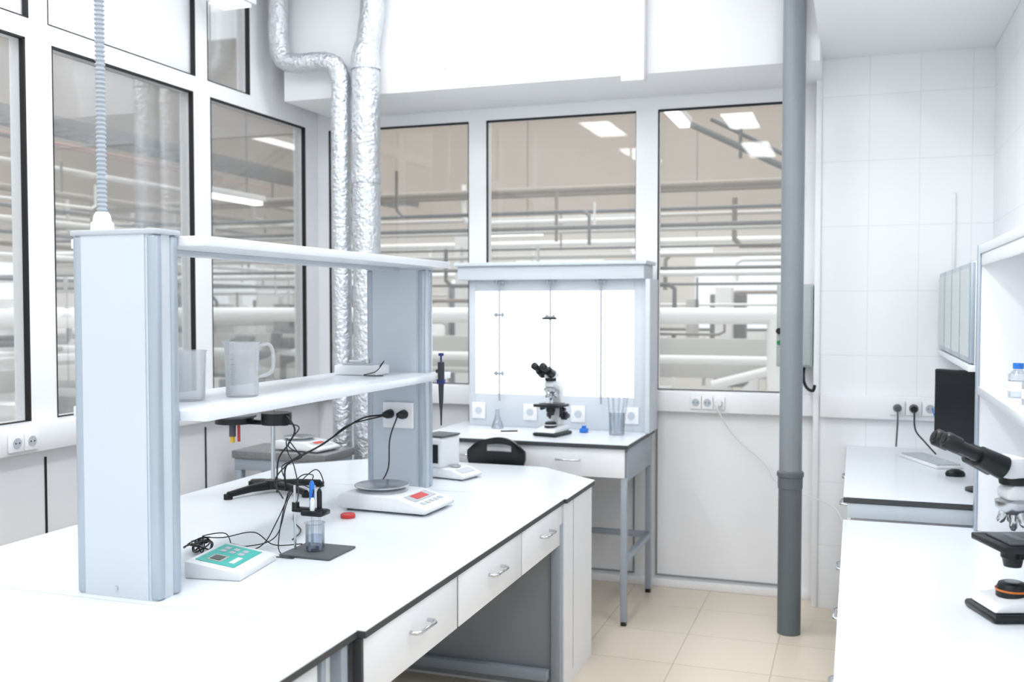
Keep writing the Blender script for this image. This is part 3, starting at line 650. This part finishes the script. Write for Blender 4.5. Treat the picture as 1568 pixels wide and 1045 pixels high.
p=G('notebook')
for i in range(3):
    o=box(p,'page_%d'%i,-1.90+.03*i,-1.64-.01*i,4.80,4.95,DZ+.0006+.0022*i,DZ+.0026+.0022*i,'paper')
tube(p,'pen',[(-1.74,4.86,DZ+.012),(-1.66,4.90,DZ+.012)],.004,'black',8)
p=G('beaker_with_glass_rods'); c=(-1.155,5.0); z=DZ+.0005
lathe(p,'beaker',c,[(0,z),(.038,z),(.040,z+.004),(.040,z+.11),(.044,z+.115),(.038,z+.112),(.038,z+.006),(0,z+.004)],'clear')
tubes(p,'glass_rods',[([(c[0]+a,c[1],z+.006),(c[0]+b,c[1]+.01,z+.32)],.005) for a,b in ((-.03,-.06),(0,.02),(.02,.05),(.03,.07),(-.01,-.03))],'rodglass',8)
p=G('erlenmeyer_flask'); c=(-1.83,5.06)
lathe(p,'glass',c,[(0,z),(.032,z),(.034,z+.006),(.012,z+.07),(.012,z+.10),(.016,z+.104),(.010,z+.10),(.010,z+.07),(.031,z+.008),(0,z+.004)],'clear',28)
p=G('blue_weight_box'); box(p,'base',-1.36,-1.32,5.02,5.06,z,z+.022,'blue',.003); cyl(p,'cap',(-1.34,5.04),.012,z+.022,z+.036,'blue',16)
# chair
p=G('lab_stool')
cx,cy=-1.655,4.60
bm=bmesh.new()
Wd,n=.15,18; rows=[.745,.80,.83,.868,.90]
def bp(u,z,off):
    ww=Wd*(1-.25*max(0,(z-.86)/.04)**2-.12*max(0,(.80-z)/.055))
    return (cx+u*ww,cy-.05*u*u+off,z-(.028*u*u if z>.86 else 0))
grid=[[[bm.verts.new(bp(-1+2*i/n,zv,off)) for i in range(n+1)] for zv in rows] for off in (0,.02)]
for k in (0,1):
    for r_ in range(len(rows)-1):
        for i in range(n):
            if r_==2 and 5<=i<=12: continue
            f=[grid[k][r_][i],grid[k][r_][i+1],grid[k][r_+1][i+1],grid[k][r_+1][i]]
            bm.faces.new(f if k==0 else list(reversed(f)))
be=[e for e in bm.edges if len(e.link_faces)==1]
A=[e for e in be if e.verts[0] in sum(grid[0],[])]
idx={}
for r_ in range(len(rows)):
    for i in range(n+1): idx[grid[0][r_][i]]=grid[1][r_][i]
for e in A:
    a,b=e.verts; bm.faces.new((a,b,idx[b],idx[a]))
bmesh.ops.recalc_face_normals(bm,faces=bm.faces)
finish('backrest',bm,'black',p,smooth=True,ang=50)
tube(p,'back_support',[(cx,cy+.012,.76),(cx,cy+.01,.60),(cx,cy+.05,.48),(cx,cy+.2,.46)],.014,'chrome',10,5)
lathe(p,'seat',(cx,cy+.25),[(0,.46),(.19,.46),(.205,.475),(.20,.50),(.17,.505),(0,.495)],'black',36)
cyl(p,'gas_lift',(cx,cy+.25),.025,.10,.46,'chrome',20)
tubes(p,'star_base',[([(cx,cy+.25,.10),(cx+.25*math.cos(a),cy+.25+.25*math.sin(a),.06)],[.025,.015]) for a in [R(18+72*i) for i in range(5)]],'black',10)
for i in range(5):
    a=R(18+72*i); xx,yy=cx+.25*math.cos(a),cy+.25+.25*math.sin(a); tube(p,'castor_%d'%i,[(xx-.012,yy,.027),(xx+.012,yy,.027)],.026,'black',16)

# electrical cabinet
p=G('electrical_switch_box')
box(p,'enclosure',-.385,-.205,5.30,5.4265,1.235,1.66,'boxgreen',.006); box(p,'door',-.375,-.215,5.292,5.2995,1.245,1.65,'boxgreen',.003)
tube(p,'handle',[(-.37,5.292,1.42),(-.37,5.26,1.42)],.016,'black',14); tube(p,'green_lamp',[(-.37,5.291,1.36),(-.37,5.28,1.36)],.012,mat('lamp_green',(20,130,70),.3),14)
tube(p,'cable',[(-.25,5.36,1.235),(-.25,5.33,1.17),(-.23,5.28,1.13),(-.20,5.24,1.12),(-.19,5.24,1.15)],.008,'black',8,6)
# ---------------------------------------------------------------- right benches
p=G('wall_bench')
def bench(nm,x0,x1,y0,y1,z):
    prism(p,nm+'_top',[(x0,y0),(x1,y0),(x1,y1),(x0,y1)],z-.004,z,'top'); prism(p,nm+'_edge',[(x0,y0),(x1,y0),(x1,y1),(x0,y1)],z-.024,z-.0041,'edge')
    box(p,nm+'_carcass',x0+.03,x1-.001,y0+.02,y1-.01,.08,z-.025,'cab'); box(p,nm+'_plinth',x0+.06,x1-.02,y0+.03,y1-.03,0,.08,'greypanel')
bench('near',-.035,.617,.4,3.85,.76)
for i in range(6):
    y0=.45+i*.565; box(p,'door_%d'%i,-.02,-.006,y0,y0+.555,.10,.73,'cab',.002); handle(p,'door_handle_%d'%i,-.02,y0+.28,.66,.10,nx=-1)
p=G('desk_bench')
bench('far',-.035,.617,3.89,5.297,.84)
for i in range(2):
    for j in range(2):
        y0=3.93+i*.66; z0=(.10,.47)[j]; box(p,'drawer_%d%d'%(i,j),-.02,-.006,y0,y0+.65,z0,z0+.34,'cab',.002); handle(p,'drawer_handle_%d%d'%(i,j),-.02,y0+.32,z0+.28,.10,nx=-1)
box(p,'front_rail',-.02,.60,3.894,3.909,.76,.814,'bluegrey')

p=G('wall_shelf_rack')
zb=.7605
box(p,'end_panel',.41,.6185,3.80,3.835,zb,1.76,'cab',.003); box(p,'end_panel_profile',.40,.41,3.795,3.84,zb,1.762,'alu',.003)
box(p,'near_end_panel',.41,.6185,1.60,1.635,zb,1.76,'cab',.003)
box(p,'back_panel',.605,.6185,1.636,3.799,zb,1.76,'cab')
for nm,z in (('shelf',1.27),('top_shelf',1.76)): box(p,nm,.405,.604,1.636,3.799,z-.03,z,'top',.003)
box(p,'fascia',.41,.42,1.636,3.799,1.69,1.7295,'cab',.002)  # lip added to hide the fill tube behind it
tube(p,'rack_fill_tube',[(.44,1.9,1.720),(.44,3.7,1.720)],.008,'tube',10)  # glowing tube added to brighten the rack interior
socket('wall_socket',.6045,3.42,1.06,'-x',2,.085)
for i,(x,y,r,h,c_) in enumerate([(.47,3.36,.028,.10,'blue'),(.53,3.18,.03,.13,'blue'),(.47,3.12,.024,.09,'dev')]):
    p=G('reagent_bottle',(x,y,1.2705)); lathe(p,'bottle',(0,0),[(0,0),(r,0),(r,h*.7),(r*.45,h*.85),(r*.45,h*.9)],'clear',24); lathe(p,'cap',(0,0),[(0,h*.88),(r*.55,h*.88),(r*.55,h*1.05),(0,h*1.05)],c_,20)
    lathe(p,'label',(0,0),[(r*1.01,h*.2),(r*1.01,h*.5)],'paper',24)

p=G('wall_cabinet')
box(p,'carcass',.40,.6185,3.86,5.27,1.34,1.71,'cab',.002)
yv=3.87
for i in range(4):
    y0=yv+i*.35; box(p,'door_frame_%d'%i,.385,.3995,y0,y0+.345,1.345,1.705,'alu',.002); box(p,'door_glass_%d'%i,.381,.3849,y0+.02,y0+.325,1.365,1.685,'cabglass')
box(p,'bottom_shelf',.38,.6185,3.86,5.27,1.315,1.339,'top',.002)

p=G('computer_monitor',(.452,4.14,.8405),45)
box(p,'housing',-.012,.02,-.205,.205,.17,.46,'black',.006); box(p,'screen',-.014,-.0121,-.195,.195,.185,.45,'screen'); box(p,'stem',.02,.045,-.03,.03,.02,.25,'black',.004)
lathe(p,'foot',(.04,0),[(0,0),(.075,0),(.075,.008),(.03,.02),(0,.02)],'black',32)
p=G('keyboard',(.325,4.86,.8405),22)
box(p,'case',-.06,.06,-.19,.19,0,.014,'dev',.004)
bm=bmesh.new()
for i in range(5):
    for j in range(16): bm_box(bm,-.052+.0215*i,-.034+.0215*i,-.18+.0226*j,-.162+.0226*j,.0145,.02,.002)
finish('keys',bm,'devgrey',p)
p=G('computer_mouse',(.40,4.50,.8405),10); lathe(p,'body',(0,0),[(0,0),(.025,0),(.027,.01),(.022,.022),(.01,.029),(0,.03)],'black',24); p.children[0].scale=(1.5,1,1)
p=G('wall_conduit')
boxes(p,'channel',[(.44,.455,5.29,5.2995,1.72,2.1)],'socket',.002)

# unseen ceiling lights with housings, added to light the room
def clamp_(name,x,y,z,lx,ly,power):
    p=G(name)
    box(p,'housing',x-lx/2-.03,x+lx/2+.03,y-ly/2-.03,y+ly/2+.03,z-.05,z-.0005,'dev',.004)
    box(p,'diffuser',x-lx/2,x+lx/2,y-ly/2,y+ly/2,z-.056,z-.0505,emis('diffuser_'+name+str(x)+str(y),(255,255,255),1.5))
    ld=bpy.data.lights.new('area','AREA'); ld.shape='RECTANGLE'; ld.size=lx; ld.size_y=ly; ld.energy=power; ld.color=(.97,.985,1)
    lo=bpy.data.objects.new('added_area_light',ld); lo.location=(x,y,z-.062); COL.objects.link(lo); lo.parent=p
PW=19
for x in (-2.5,-1.1):
    for y in (-1.2,.9,2.9): clamp_('added_ceiling_light',x,y,ZC,.3,1.2,PW)
clamp_('added_ceiling_light',-1.7,4.3,ZC,1.2,.3,PW*.75)
clamp_('added_ceiling_light',.22,.6,2.79,.3,1.2,7); clamp_('added_ceiling_light',.22,3.1,2.79,.3,1.2,13)  # unseen soffit lights; the far one added to brighten the tiled wall
p=G('pendant_fluorescent_lamp')
box(p,'housing',-3.06,-2.86,4.20,4.36,3.06,3.10,'dev',.006); box(p,'tube',-3.04,-2.88,4.22,4.34,3.045,3.0595,emis('pendant_tube',(255,255,255),1.2)); boxes(p,'hangers',[(-3.0,-2.99,4.28,4.29,3.10,ZC-.001),(-2.9,-2.89,4.28,4.29,3.10,ZC-.001)],'hdark')

# world
w=bpy.data.worlds.new('world'); bpy.context.scene.world=w; w.use_nodes=True
w.node_tree.nodes['Background'].inputs[0].default_value=(.95,.98,1,1); w.node_tree.nodes['Background'].inputs[1].default_value=1.05

# camera
cam=bpy.data.cameras.new('camera'); co=bpy.data.objects.new('camera',cam); COL.objects.link(co)
cam.sensor_width=36; cam.lens=34.99; co.location=(0,0,1.55); co.rotation_euler=(R(90-2.03),0,R(19.04)); cam.clip_start=.05
cam.dof.use_dof=True; cam.dof.focus_distance=3.2; cam.dof.aperture_fstop=2.8
bpy.context.scene.camera=co
sc=bpy.context.scene
sc.view_settings.view_transform='Standard'; sc.view_settings.exposure=0.08
